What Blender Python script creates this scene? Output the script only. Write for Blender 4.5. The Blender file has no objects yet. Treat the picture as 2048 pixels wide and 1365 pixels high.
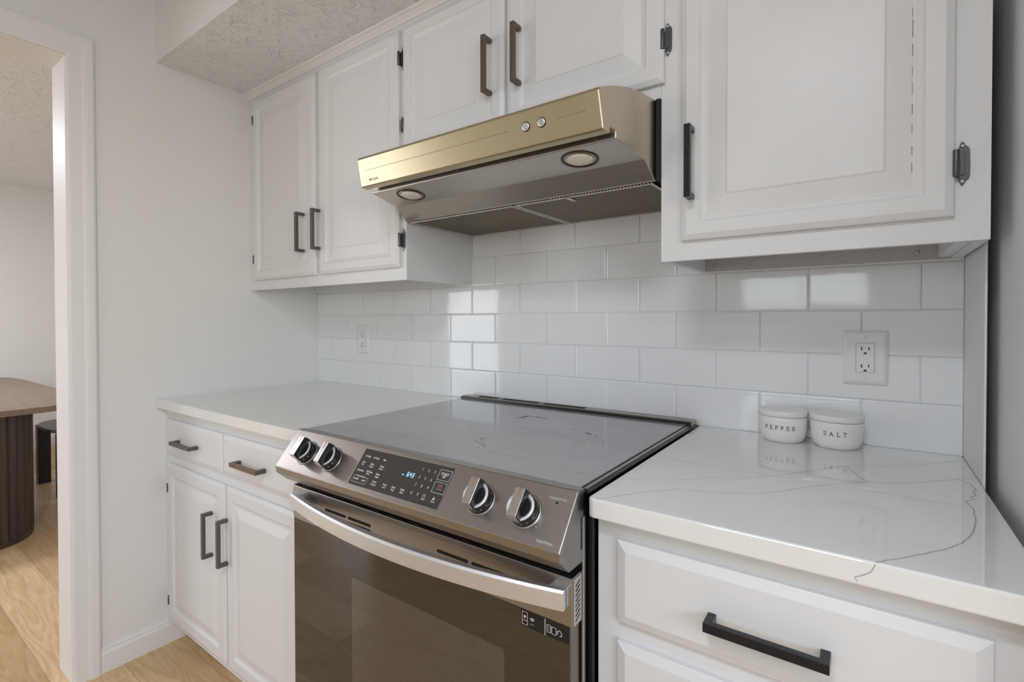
import bpy, bmesh, math, random
from mathutils import Vector, Matrix
random.seed(7)
SC = bpy.context.scene
COL = SC.collection
PI = math.pi

# ------------------------------------------------------------------ camera
F_PX = 1030.5329602
CAM = Vector((2.07455582, -1.52450707, 1.22687114))
R_ = Vector((0.77952818, 0.62635913, -0.00317105))
U_ = Vector((-0.00559591, 0.01202654, 0.99991202))
B_ = Vector((0.62634216, -0.77944185, 0.01288008))
cd = bpy.data.cameras.new('camera')
cam = bpy.data.objects.new('camera', cd)
COL.objects.link(cam)
M = Matrix((R_, U_, B_)).transposed().to_4x4()
M.translation = CAM
cam.matrix_world = M
cd.sensor_width = 36.0
cd.lens = 36.0 * F_PX / 2048.0
cd.shift_x = 115.525964 / 2048.0
cd.shift_y = -30.634421 / 2048.0
cd.clip_start = 0.02
SC.camera = cam

# ------------------------------------------------------------------ world, lights, exposure
SC.view_settings.view_transform = 'Standard'
SC.view_settings.look = 'None'
SC.view_settings.gamma = 1.0
SC.view_settings.use_curve_mapping = False
SC.view_settings.exposure = 0.0
SC.cycles.max_bounces = 10
SC.cycles.diffuse_bounces = 7
SC.cycles.glossy_bounces = 5
SC.cycles.sample_clamp_indirect = 6.0
SC.cycles.use_denoising = True
SC.cycles.caustics_reflective = False
SC.cycles.caustics_refractive = False

w = bpy.data.worlds.new('sky'); SC.world = w; w.use_nodes = True
nt = w.node_tree
bg = nt.nodes['Background']
sky = nt.nodes.new('ShaderNodeTexSky')
sky.sky_type = 'NISHITA'; sky.sun_elevation = math.radians(38); sky.sun_rotation = math.radians(120)
sky.sun_disc = False
nt.links.new(sky.outputs[0], bg.inputs[0])
bg.inputs[1].default_value = 0.35

def area(name, loc, target, sx, sy, power, color, shape='RECTANGLE'):
    l = bpy.data.lights.new(name, 'AREA'); l.shape = shape; l.size = sx
    if shape == 'RECTANGLE': l.size_y = sy
    l.energy = power; l.color = color
    o = bpy.data.objects.new(name, l); COL.objects.link(o)
    o.location = loc
    d = Vector(target) - Vector(loc)
    o.rotation_euler = d.to_track_quat('-Z', 'Y').to_euler()
    return o
WIN_K = (1.10, 2.10, 1.26, 2.06)       # kitchen window on the rear wall (x0,x1,z0,z1)
WIN_D = (-3.35, -1.75, 0.12, 2.10)     # glazed patio door of the dining room
REAR = -4.20
WIN_FILL = (-3.40, -1.30, 1.00, 2.10)      # unseen window added on the right wall for fill light (y0,y1,z0,z1)
DAY = (0.78, 0.885, 1.0)
area('daylight_kitchen_window', (1.60, REAR+0.05, 1.66), (1.60, 0, 1.50), 0.92, 0.68, 7.0, DAY)
area('daylight_patio_door', (-2.55, REAR+0.05, 1.12), (-2.2, 0, 1.2), 1.5, 1.9, 45, (0.88, 0.92, 1.0))
area('side_fill_light', (4.14, -2.35, 1.55), (0, -1.2, 1.3), 2.0, 1.0, 16, DAY)  # flattens the lighting, comes from the added window out of view
area('kitchen_fill_light', (1.9, -2.15, 2.425), (1.9, -2.15, 0), 0.40, 0, 17, (0.84, 0.90, 1.0), 'DISK')  # this and the next two: unseen lamps added as general fill
area('kitchen_rear_fill_light', (3.2, -3.0, 2.425), (3.2, -3.0, 0), 0.40, 0, 13, (0.84, 0.90, 1.0), 'DISK')
area('dining_fill_light', (-2.2, -1.6, 2.42), (-2.2, -1.6, 0), 0.40, 0, 33, (0.92, 0.93, 1.0), 'DISK')

# ------------------------------------------------------------------ materials
def mat(name, base=(.8,.8,.8), rough=.5, metal=0.0, ior=1.45, **kw):
    m = bpy.data.materials.new(name); m.use_nodes = True
    b = m.node_tree.nodes['Principled BSDF']
    b.inputs['Base Color'].default_value = (*base, 1)
    b.inputs['Roughness'].default_value = rough
    b.inputs['Metallic'].default_value = metal
    b.inputs['IOR'].default_value = ior
    for k, v in kw.items():
        b.inputs[k.replace('_', ' ')].default_value = v
    return m
def N(m, t, **kw):
    n = m.node_tree.nodes.new(t)
    for k, v in kw.items(): setattr(n, k, v)
    return n
def LK(m, a, b): m.node_tree.links.new(a, b)
def BS(m): return m.node_tree.nodes['Principled BSDF']
def coords(m, scale=(1,1,1), rot=(0,0,0)):
    g = N(m, 'ShaderNodeNewGeometry'); mp = N(m, 'ShaderNodeMapping')
    mp.inputs['Scale'].default_value = scale; mp.inputs['Rotation'].default_value = rot
    LK(m, g.outputs['Position'], mp.inputs['Vector'])
    return mp.outputs[0]
def noise(m, vec, scale, detail=3, rough=.5, dist=0):
    n = N(m, 'ShaderNodeTexNoise'); n.inputs['Scale'].default_value = scale
    n.inputs['Detail'].default_value = detail; n.inputs['Roughness'].default_value = rough
    n.inputs['Distortion'].default_value = dist
    LK(m, vec, n.inputs['Vector']); return n
def bump(m, h, strength, dist=.01, prev=None):
    b = N(m, 'ShaderNodeBump'); b.inputs['Strength'].default_value = strength
    b.inputs['Distance'].default_value = dist
    LK(m, h, b.inputs['Height'])
    if prev is not None: LK(m, prev, b.inputs['Normal'])
    LK(m, b.outputs[0], BS(m).inputs['Normal']); return b.outputs[0]
def ramp(m, fac, stops):
    r = N(m, 'ShaderNodeValToRGB'); e = r.color_ramp.elements
    while len(e) < len(stops): e.new(.5)
    for i, (p, c) in enumerate(stops):
        e[i].position = p; e[i].color = (*c, 1) if len(c) == 3 else c
    LK(m, fac, r.inputs[0]); return r
def maprange(m, fac, a, b, c, d):
    r = N(m, 'ShaderNodeMapRange'); 
    for i, v in zip((1,2,3,4), (a,b,c,d)): r.inputs[i].default_value = v
    LK(m, fac, r.inputs[0]); return r.outputs[0]

MT = {}
# painted walls: faint roller texture
m = MT['wall'] = mat('wall_paint', (.775,.775,.765), .62)
n1 = noise(m, coords(m), 260, 2); bump(m, n1.outputs[0], .10, .002)
m = MT['wall_dining'] = mat('dining_wall_paint', (.79,.79,.78), .65)
n1 = noise(m, coords(m), 220, 2); bump(m, n1.outputs[0], .10, .002)
# knock-down / brush textured ceiling
m = MT['ceiling'] = mat('textured_ceiling_paint', (.79,.795,.80), .75)
c = coords(m)
nA = noise(m, c, 9, 2, .5, 1.2)
wv = N(m, 'ShaderNodeTexWave'); wv.inputs['Scale'].default_value = 5; wv.inputs['Distortion'].default_value = 22
wv.inputs['Detail'].default_value = 3; wv.inputs['Detail Scale'].default_value = 2.2
LK(m, c, wv.inputs['Vector'])
r1 = ramp(m, wv.outputs[1], [(.78,(0,0,0)),(.97,(1,1,1))])
nB = noise(m, c, 55, 3, .6, .6)
r2 = ramp(m, nB.outputs[0], [(.50,(0,0,0)),(.68,(1,1,1))])
nC = noise(m, c, 16, 2)
r3 = ramp(m, nC.outputs[0], [(.48,(0,0,0)),(.62,(1,1,1))])
mul = N(m, 'ShaderNodeMath', operation='MULTIPLY'); LK(m, r1.outputs[0], mul.inputs[0]); LK(m, r3.outputs[0], mul.inputs[1])
mul2 = N(m, 'ShaderNodeMath', operation='MULTIPLY'); LK(m, r2.outputs[0], mul2.inputs[0]); mul2.inputs[1].default_value = .6
add = N(m, 'ShaderNodeMath', operation='ADD'); LK(m, mul.outputs[0], add.inputs[0]); LK(m, mul2.outputs[0], add.inputs[1])
bump(m, add.outputs[0], .8, .005)
# cabinet paint: brushed white satin
m = MT['cab'] = mat('white_cabinet_paint', (.735,.74,.745), .36)
c = coords(m, (60, 60, 6)); nA = noise(m, c, 6, 4, .6); bump(m, nA.outputs[0], .10, .0015)
m = MT['cab_h'] = mat('white_drawer_paint', (.735,.74,.745), .36)
c = coords(m, (6, 60, 60)); nA = noise(m, c, 6, 4, .6); bump(m, nA.outputs[0], .10, .0015)
MT['trim'] = mat('white_trim_paint', (.79,.79,.785), .50)
m = MT['rawwood'] = mat('grey_painted_rail', (.50,.49,.47), .6)
c = coords(m, (3, 40, 40)); nA = noise(m, c, 9, 5, .65)
r = ramp(m, nA.outputs[0], [(.30,(.22,.20,.18)),(.40,(.50,.49,.47))]); LK(m, r.outputs[0], BS(m).inputs['Base Color'])
MT['crack'] = mat('bare_wood_crack', (.33,.24,.19), .7)
# tile
m = MT['tile'] = mat('white_glazed_tile', (.83,.835,.84), .06, ior=1.5)
n1 = noise(m, coords(m), 14, 1); bump(m, n1.outputs[0], .06, .004)
MT['grout'] = mat('white_grout', (.80,.80,.80), .7)
# quartz
m = MT['quartz'] = mat('white_quartz', (.79,.79,.78), .025, ior=1.8)
c = coords(m)
nA = noise(m, c, 3.2, 6, .62, 1.4)
r = ramp(m, nA.outputs[0], [(0,(.79,.79,.78)),(.492,(.79,.79,.78)),(.4985,(.71,.71,.69)),(.505,(.79,.79,.78))])
nB = noise(m, c, 1.3, 2)
mx = N(m, 'ShaderNodeMix', data_type='RGBA'); mx.inputs[6].default_value = (.79,.79,.78,1)
LK(m, maprange(m, nB.outputs[0], .5, .62, 0, 1), mx.inputs[0]); LK(m, r.outputs[0], mx.inputs[7])
LK(m, mx.outputs[2], BS(m).inputs['Base Color'])
MT['vein'] = mat('grey_quartz_vein', (.40,.40,.385), .10)
MT['vein_soft'] = mat('pale_quartz_vein', (.62,.62,.605), .10)
# metals
def brushed(name, base, rough, stretch=(2, 160, 160), amt=.012, bs=.012):
    m = mat(name, base, rough, 1.0)
    n = noise(m, coords(m, stretch), 1.0, 3, .6)
    LK(m, maprange(m, n.outputs[0], .3, .7, rough-amt, rough+amt), BS(m).inputs['Roughness'])
    return m
MT['steel'] = brushed('brushed_stainless_steel', (.38,.36,.34), .33)
MT['steel_dark'] = brushed('dark_stainless_steel', (.30,.285,.27), .30)
MT['steel_light'] = brushed('light_stainless_steel', (.66,.655,.66), .26)
MT['steel_handle'] = brushed('satin_handle_steel', (.80,.81,.86), .44)
MT['hood'] = brushed('warm_lit_stainless_hood', (.52,.43,.285), .30)  # warm room light is painted into the hood steel colour
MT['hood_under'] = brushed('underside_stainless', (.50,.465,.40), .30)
MT['hood_side'] = brushed('warm_lit_stainless_side', (.60,.53,.41), .30, (300, 2, 300))  # same warm light tint on the hood sides
MT['bronze'] = mat('dark_bronze_ring', (.10,.07,.045), .25, 1.0)
MT['chrome'] = mat('satin_chrome', (.75,.75,.76), .18, 1.0)
MT['satin_alu'] = mat('satin_aluminium', (.78,.78,.79), .5, .7)
MT['fridge'] = mat('refrigerator_side_paint', (.74,.74,.75), .50, .0)
MT['blackmetal'] = mat('black_pull_metal', (.012,.012,.016), .26, .2)
MT['gunmetal'] = mat('gunmetal_pull', (.13,.125,.12), .40, .6)
MT['warmpull'] = mat('warm_lit_pull', (.16,.115,.085), .36, .6)  # brown tint puts warm light into the pull colour
MT['hinge'] = mat('antique_black_hinge', (.11,.11,.115), .36, .75)
MT['screw'] = mat('zinc_screw', (.5,.5,.5), .35, .9)
# glass cooktop
m = MT['cooktop'] = mat('black_ceramic_glass', (.055,.056,.062), .09, ior=3.0)
c = coords(m, (5, 28, 5)); nA = noise(m, c, 2.0, 5, .6, .3)
LK(m, maprange(m, nA.outputs[0], .35, .7, .07, .11), BS(m).inputs['Roughness'])
r = ramp(m, nA.outputs[0], [(.30,(.26,.26,.268)),(.75,(.31,.31,.32))]); LK(m, r.outputs[0], BS(m).inputs['Base Color'])
MT['smudge'] = mat('burnt_on_smudge', (.03,.03,.035), .35)
MT['ring'] = mat('printed_burner_ring', (.50,.50,.51), .2)
MT['ovenglass'] = mat('tinted_oven_glass', (.010,.0085,.007), .05, ior=2.0)
MT['ovenwin'] = mat('oven_inner_window', (.045,.039,.030), .05, ior=2.2)
MT['display'] = mat('smoked_display_glass', (.045,.042,.040), .12, ior=1.55)
MT['black'] = mat('black_enamel', (.012,.012,.014), .25)
MT['blackmatte'] = mat('matte_black_gap', (.010,.010,.010), .7)
MT['knobblack'] = mat('black_knob_plastic', (.02,.02,.022), .18)
MT['print'] = mat('white_print', (.72,.70,.68), .5)
MT['printgrey'] = mat('grey_print', (.55,.54,.53), .5)
MT['printred'] = mat('red_print', (.55,.09,.06), .5)
MT['printdim'] = mat('dim_red_print', (.35,.17,.14), .5)
MT['brand'] = mat('etched_brown_print', (.22,.15,.07), .4)
m = MT['led'] = mat('blue_clock_digits', (.2,.5,1), .5)
BS(m).inputs['Emission Color'].default_value = (.42,.72,1,1); BS(m).inputs['Emission Strength'].default_value = 1.6
# ceramics and plastic
MT['ceramic'] = mat('matte_stoneware_glaze', (.84,.83,.81), .38)
MT['ceramic_lid'] = mat('stoneware_lid_glaze', (.82,.81,.79), .34)
MT['plate'] = mat('white_outlet_plastic', (.80,.80,.795), .16)
MT['slot'] = mat('dark_slot', (.02,.02,.02), .6)
MT['line'] = mat('grey_seam', (.25,.25,.25), .6)
# grease filter mesh
m = MT['filter'] = mat('aluminium_filter_mesh', (.30,.26,.18), .38, .9)
c = coords(m)
w1 = N(m, 'ShaderNodeTexWave', wave_type='BANDS', bands_direction='X'); w1.inputs['Scale'].default_value = 40; LK(m, c, w1.inputs['Vector'])
w2 = N(m, 'ShaderNodeTexWave', wave_type='BANDS', bands_direction='Y'); w2.inputs['Scale'].default_value = 52; w2.inputs['Distortion'].default_value = .8; LK(m, c, w2.inputs['Vector'])
mm = N(m, 'ShaderNodeMath', operation='MULTIPLY'); LK(m, w1.outputs[1], mm.inputs[0]); LK(m, w2.outputs[1], mm.inputs[1])
r = ramp(m, mm.outputs[0], [(.12,(.015,.011,.006)),(.55,(.46,.36,.20))]); LK(m, r.outputs[0], BS(m).inputs['Base Color'])
bump(m, mm.outputs[0], .7, .002)
# lamp lens
m = MT['lens'] = mat('ribbed_lamp_glass', (.92,.89,.82), .12, ior=1.5)
w1 = N(m, 'ShaderNodeTexWave', bands_direction='X'); w1.inputs['Scale'].default_value = 60; LK(m, coords(m), w1.inputs['Vector'])
bump(m, w1.outputs[1], .6, .002)
# wood
m = MT['floor'] = mat('light_oak_planks', (.5,.35,.2), .34)
g = N(m, 'ShaderNodeNewGeometry'); sp = N(m, 'ShaderNodeSeparateXYZ'); LK(m, g.outputs['Position'], sp.inputs[0])
def math_(m, op, a, b=None, c=None):
    n = N(m, 'ShaderNodeMath', operation=op)
    for i, v in enumerate((a, b, c)):
        if v is None: continue
        if isinstance(v, (int, float)): n.inputs[i].default_value = v
        else: LK(m, v, n.inputs[i])
    return n.outputs[0]
PW, PL = .19, 1.75
yy = math_(m, 'DIVIDE', math_(m, 'ADD', sp.outputs[1], 20.035), PW)
row = math_(m, 'FLOOR', yy); fy = math_(m, 'FRACT', yy)
xo = math_(m, 'MULTIPLY', math_(m, 'FRACT', math_(m, 'MULTIPLY', row, .618)), PL)
xx = math_(m, 'DIVIDE', math_(m, 'ADD', math_(m, 'ADD', sp.outputs[0], 30.0), xo), PL)
cl = math_(m, 'FLOOR', xx); fx = math_(m, 'FRACT', xx)
cid = N(m, 'ShaderNodeCombineXYZ'); LK(m, row, cid.inputs[0]); LK(m, cl, cid.inputs[1])
wn = N(m, 'ShaderNodeTexWhiteNoise', noise_dimensions='2D'); LK(m, cid.outputs[0], wn.inputs['Vector'])
# grain coordinates shifted for every plank
gv = N(m, 'ShaderNodeCombineXYZ')
LK(m, math_(m, 'MULTIPLY', sp.outputs[0], .75), gv.inputs[0])
LK(m, math_(m, 'MULTIPLY', sp.outputs[1], 6.5), gv.inputs[1])
LK(m, math_(m, 'MULTIPLY', wn.outputs[0], 37.0), gv.inputs[2])
gn = N(m, 'ShaderNodeTexNoise'); gn.inputs['Scale'].default_value = 1.35; gn.inputs['Detail'].default_value = 1.5
gn.inputs['Roughness'].default_value = .45; gn.inputs['Distortion'].default_value = .35
LK(m, gv.outputs[0], gn.inputs['Vector'])
rings = math_(m, 'FRACT', math_(m, 'MULTIPLY', gn.outputs[0], 13.0))
rr = ramp(m, rings, [(0,(0,0,0)),(.35,(.25,.25,.25)),(.80,(1,1,1)),(1,(0,0,0))])
fn = noise(m, gv.outputs[0], 14, 4, .6)
tone = ramp(m, wn.outputs[0], [(0,(.70,.505,.285)),(.35,(.80,.60,.36)),(.7,(.62,.435,.235)),(1,(.74,.55,.32))])
dk = N(m, 'ShaderNodeMix', data_type='RGBA', blend_type='MULTIPLY')
LK(m, math_(m, 'MULTIPLY', rr.outputs[0], .42), dk.inputs[0]); LK(m, tone.outputs[0], dk.inputs[6]); dk.inputs[7].default_value = (.68,.56,.42,1)
dk2 = N(m, 'ShaderNodeMix', data_type='RGBA', blend_type='MULTIPLY')
LK(m, maprange(m, fn.outputs[0], .4, .7, 0, .35), dk2.inputs[0]); LK(m, dk.outputs[2], dk2.inputs[6]); dk2.inputs[7].default_value = (.62,.50,.38,1)
ey = math_(m, 'MINIMUM', fy, math_(m, 'SUBTRACT', 1.0, fy)); ex = math_(m, 'MINIMUM', fx, math_(m, 'SUBTRACT', 1.0, fx))
seam = math_(m, 'MAXIMUM', math_(m, 'LESS_THAN', math_(m, 'MULTIPLY', ey, PW), .0011), math_(m, 'LESS_THAN', math_(m, 'MULTIPLY', ex, PL), .0011))
dk3 = N(m, 'ShaderNodeMix', data_type='RGBA'); LK(m, math_(m, 'MULTIPLY', seam, .42), dk3.inputs[0]); LK(m, dk2.outputs[2], dk3.inputs[6]); dk3.inputs[7].default_value = (.20,.12,.06,1)
LK(m, dk3.outputs[2], BS(m).inputs['Base Color'])
def wood(name, a, b, rough, stretch):
    m = mat(name, a, rough); n = noise(m, coords(m, stretch), 3, 5, .6, .6)
    r = ramp(m, n.outputs[0], [(.3,a),(.7,b)]); LK(m, r.outputs[0], BS(m).inputs['Base Color']); return m
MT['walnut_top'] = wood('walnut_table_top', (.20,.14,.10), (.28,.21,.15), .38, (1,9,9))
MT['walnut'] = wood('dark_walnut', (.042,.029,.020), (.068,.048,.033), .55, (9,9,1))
MT['chair'] = wood('black_stained_wood', (.020,.016,.014), (.032,.025,.021), .32, (9,9,1))
m = MT['glass'] = bpy.data.materials.new('window_glass'); m.use_nodes = True
nt = m.node_tree; nt.nodes.clear()
o_ = nt.nodes.new('ShaderNodeOutputMaterial'); t_ = nt.nodes.new('ShaderNodeBsdfTransparent'); g_ = nt.nodes.new('ShaderNodeBsdfGlossy')
g_.inputs['Roughness'].default_value = .02; mx_ = nt.nodes.new('ShaderNodeMixShader'); mx_.inputs[0].default_value = .06
nt.links.new(t_.outputs[0], mx_.inputs[1]); nt.links.new(g_.outputs[0], mx_.inputs[2]); nt.links.new(mx_.outputs[0], o_.inputs[0])
m = MT['lampglow'] = mat('fill_lamp_diffuser', (.9,.9,.88), .5)
BS(m).inputs['Emission Color'].default_value = (1,.95,.88,1); BS(m).inputs['Emission Strength'].default_value = 2.5

# ------------------------------------------------------------------ mesh helpers
class MB:
    def __init__(s): s.bm = bmesh.new(); s.mi = 0
    def mark(s, before):
        for f in s.bm.faces:
            if f not in before: f.material_index = s.mi
    def face(s, pts):
        vs = [s.bm.verts.new(p) for p in pts]
        f = s.bm.faces.new(vs); f.material_index = s.mi; return f
    def box(s, x0, x1, y0, y1, z0, z1):
        v = [s.bm.verts.new((x, y, z)) for z in (z0, z1) for y in (y0, y1) for x in (x0, x1)]
        for q in ((0,2,3,1),(4,5,7,6),(0,1,5,4),(2,6,7,3),(0,4,6,2),(1,3,7,5)):
            f = s.bm.faces.new([v[i] for i in q]); f.material_index = s.mi
        return s
    def prism(s, prof, x0, x1, ax='x', fx0=None, fx1=None):
        """prof: list of 2D points; extruded along ax from x0 to x1."""
        def P(t, a, b):
            return {'x': (t, a, b), 'y': (a, t, b), 'z': (a, b, t)}[ax]
        A = [s.bm.verts.new(P(fx0(a, b) if fx0 else x0, a, b)) for a, b in prof]
        B = [s.bm.verts.new(P(fx1(a, b) if fx1 else x1, a, b)) for a, b in prof]
        n = len(prof); fs = [s.bm.faces.new(A), s.bm.faces.new(B[::-1])]
        for i in range(n): fs.append(s.bm.faces.new([A[i], B[i], B[(i+1)%n], A[(i+1)%n]]))
        for f in fs: f.material_index = s.mi
        return s
    def lathe(s, prof, c=(0,0,0), axis=(0,0,1), seg=48, cap=True):
        az = Vector(axis).normalized(); ax = az.orthogonal().normalized(); ay = az.cross(ax)
        rings = []
        for r, h in prof:
            rings.append([s.bm.verts.new(Vector(c) + az*h + (ax*math.cos(2*PI*k/seg) + ay*math.sin(2*PI*k/seg))*r) for k in range(seg)])
        for a, b in zip(rings, rings[1:]):
            for k in range(seg):
                f = s.bm.faces.new([a[k], a[(k+1)%seg], b[(k+1)%seg], b[k]]); f.material_index = s.mi; f.smooth = True
        if cap:
            f = s.bm.faces.new(rings[0][::-1]); f.material_index = s.mi
            f = s.bm.faces.new(rings[-1]); f.material_index = s.mi
        return s
    def cyl(s, c, axis, r, h, seg=32): return s.lathe([(r, 0), (r, h)], c, axis, seg)
    def ribbon(s, pts, width, nrm, lift=0):
        """flat stroke that follows pts, lying on a surface of normal nrm"""
        nrm = Vector(nrm).normalized(); P = [Vector(p) + nrm*lift for p in pts]
        L = []
        for i, p in enumerate(P):
            a = P[max(i-1, 0)]; b = P[min(i+1, len(P)-1)]
            t = (b-a).normalized(); sd = t.cross(nrm).normalized()*width*.5
            L.append((s.bm.verts.new(p+sd), s.bm.verts.new(p-sd)))
        for a, b in zip(L, L[1:]):
            f = s.bm.faces.new([a[0], a[1], b[1], b[0]]); f.material_index = s.mi
        return s
    def rings(s, x0, x1, z0, z1, prof, y0, sgn=-1):
        y0 += sgn*.0004
        """nested rectangles in an xz plane: prof = (inset, proudness)"""
        R = []
        for ins, pr in prof:
            y = y0 + sgn*pr
            R.append([s.bm.verts.new(p) for p in ((x0+ins,y,z0+ins),(x1-ins,y,z0+ins),(x1-ins,y,z1-ins),(x0+ins,y,z1-ins))])
        for a, b in zip(R, R[1:]):
            for k in range(4):
                f = s.bm.faces.new([a[k], a[(k+1)%4], b[(k+1)%4], b[k]]); f.material_index = s.mi
        f = s.bm.faces.new(R[-1]); f.material_index = s.mi
        f = s.bm.faces.new(R[0][::-1]); f.material_index = s.mi
        return s
    def build(s, name, mats, parent=None, bevel=0, seg=2, smooth=False, label=None):
        bmesh.ops.recalc_face_normals(s.bm, faces=s.bm.faces)
        me = bpy.data.meshes.new(name); s.bm.to_mesh(me); s.bm.free()
        for m_ in (mats if isinstance(mats, (list, tuple)) else [mats]): me.materials.append(MT[m_])
        o = bpy.data.objects.new(name, me); COL.objects.link(o)
        if smooth:
            for p in me.polygons: p.use_smooth = True
        if bevel:
            b = o.modifiers.new('bevel', 'BEVEL'); b.width = bevel; b.segments = seg; b.limit_method = 'ANGLE'; b.angle_limit = math.radians(35)
            b.harden_normals = False
        if parent is not None: o.parent = parent; o.matrix_parent_inverse = pinv(parent)
        if label: o['label'] = label
        return o
def islands(mb, name, mats, parent, bevel=0, seg=2, label=None):
    """every loose piece of the builder becomes a part of its own"""
    seen = set(); out = []
    mb.bm.verts.ensure_lookup_table()
    for v0 in mb.bm.verts:
        if v0 in seen: continue
        st_ = [v0]; comp = {v0}
        while st_:
            v = st_.pop()
            for e in v.link_edges:
                w_ = e.other_vert(v)
                if w_ not in comp: comp.add(w_); st_.append(w_)
        seen |= comp
        n = MB(); mp = {}
        for f in {f for v in comp for f in v.link_faces}:
            for v in f.verts:
                if v not in mp: mp[v] = n.bm.verts.new(v.co)
            g = n.bm.faces.new([mp[v] for v in f.verts]); g.material_index = f.material_index; g.smooth = f.smooth
        mt = mats
        if isinstance(mats, (list, tuple)):
            i = n.bm.faces[:][0].material_index; mt = mats[i]
            for f in n.bm.faces: f.material_index = 0
        out.append(n.build(name, mt, parent, bevel, seg, label=label))
    mb.bm.free()
    return out
def wm(o):
    m_ = Matrix.LocRotScale(o.location, o.rotation_euler, o.scale)
    if o.parent: m_ = wm(o.parent) @ o.matrix_parent_inverse @ m_
    return m_
def pinv(p): return wm(p).inverted()
def tag(o, label=None, cat=None, group=None, kind=None):
    if label: o['label'] = label
    if cat: o['category'] = cat
    if group: o['group'] = group
    if kind: o['kind'] = kind
    return o
def thing(name, label, cat, loc=(0,0,0), group=None):
    o = bpy.data.objects.new(name, None); COL.objects.link(o); o.location = loc
    o.empty_display_size = .05
    return tag(o, label, cat, group)
def struct(o): o['kind'] = 'structure'; return o
def box(name, mt, x0, x1, y0, y1, z0, z1, parent=None, bevel=0, **k):
    return MB().box(x0, x1, y0, y1, z0, z1).build(name, mt, parent, bevel, **k)

# text as mesh faces placed on a plane (origin, right, up); returns list of polygons
_tc = {}
def text_polys(txt, size, bold=False):
    key = (txt, bold)
    if key not in _tc:
        cu = bpy.data.curves.new('t', 'FONT'); cu.body = txt; cu.size = 1; cu.align_x = 'CENTER'; cu.align_y = 'CENTER'
        cu.resolution_u = 3
        if bold: cu.offset = .02
        ob = bpy.data.objects.new('t', cu); COL.objects.link(ob)
        dg = bpy.context.evaluated_depsgraph_get(); me = bpy.data.meshes.new_from_object(ob.evaluated_get(dg))
        _tc[key] = [[tuple(me.vertices[i].co) for i in p.vertices] for p in me.polygons]
        bpy.data.objects.remove(ob); bpy.data.curves.remove(cu); bpy.data.meshes.remove(me)
    return [[(x*size, y*size) for x, y, _ in p] for p in _tc[key]]
def put_text(mb, txt, size, org, right, up, bold=False, sx=1.0):
    org = Vector(org); right = Vector(right); up = Vector(up)
    for p in text_polys(txt, size, bold):
        try: mb.face([org + right*x*sx + up*y for x, y in p])
        except ValueError: pass

# ------------------------------------------------------------------ the room shell
CH = 2.487
WT = .125
XR, XD, YD = 4.2, -4.15, 1.1
struct(box('floor', 'floor', XD-.1, XR+.1, REAR-.1, YD+.1, -.05, 0))
struct(box('ceiling', 'ceiling', XD-.1, XR+.1, REAR-.1, YD+.1, CH, CH+.05))
struct(box('wall_back', 'wall', -WT, XR+.1, .010, .12, 0, CH))
# left wall with the cased opening
OY0, OY1, OZ = -.995, -1.98, 2.102
b = MB(); b.box(-WT, 0, OY0+.016, .010, 0, CH); b.box(-WT, 0, REAR, OY1-.016, 0, CH); b.box(-WT, 0, OY1-.016, OY0+.016, OZ+.016, CH)
b.box(-WT, 0, .12, YD, 0, CH)
struct(b.build('wall_left', 'wall'))
b = MB(); b.box(XR, XR+.1, WIN_FILL[1], .010, 0, CH); b.box(XR, XR+.1, REAR, WIN_FILL[0], 0, CH); b.box(XR, XR+.1, WIN_FILL[0], WIN_FILL[1], 0, WIN_FILL[2]); b.box(XR, XR+.1, WIN_FILL[0], WIN_FILL[1], WIN_FILL[3], CH)
struct(b.build('wall_right', 'wall'))
b = MB(); y0, y1, z0, z1 = WIN_FILL; q = .045
b.box(XR+.03, XR+.08, y0, y1, z0, z0+q); b.box(XR+.03, XR+.08, y0, y1, z1-q, z1); b.box(XR+.03, XR+.08, y0, y0+q, z0+q, z1-q); b.box(XR+.03, XR+.08, y1-q, y1, z0+q, z1-q); b.box(XR+.03, XR+.08, (y0+y1)/2-q/2, (y0+y1)/2+q/2, z0+q, z1-q)
w3 = struct(b.build('added_window', 'trim', bevel=.003)); box('window_pane', 'glass', XR+.050, XR+.055, y0+q, y1-q, z0+q, z1-q, parent=w3)  # added window, out of view, for the side fill
def wall_hole(name, x0, x1, hx0, hx1, hz0, hz1, mt):
    b = MB(); y0, y1 = REAR-.12, REAR
    b.box(x0, hx0, y0, y1, 0, CH); b.box(hx1, x1, y0, y1, 0, CH)
    b.box(hx0, hx1, y0, y1, hz1, CH)
    if hz0 > 0: b.box(hx0, hx1, y0, y1, 0, hz0)
    return struct(b.build(name, mt))
wall_hole('wall_rear', -WT, XR, *WIN_K[:2], *WIN_K[2:], 'wall')
wall_hole('wall_rear_dining', XD, -WT, *WIN_D[:2], *WIN_D[2:], 'wall_dining')
struct(box('wall_far_dining', 'wall_dining', XD-.1, XD, REAR, YD, 0, CH))
struct(box('wall_side_dining', 'wall_dining', XD, 0, YD, YD+.1, 0, CH))
struct(box('baseboard_far', 'trim', XD, XD+.014, REAR, YD, 0, .10, bevel=.003))
struct(box('baseboard_side', 'trim', XD+.014, -WT, YD-.014, YD, 0, .10, bevel=.003))
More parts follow.
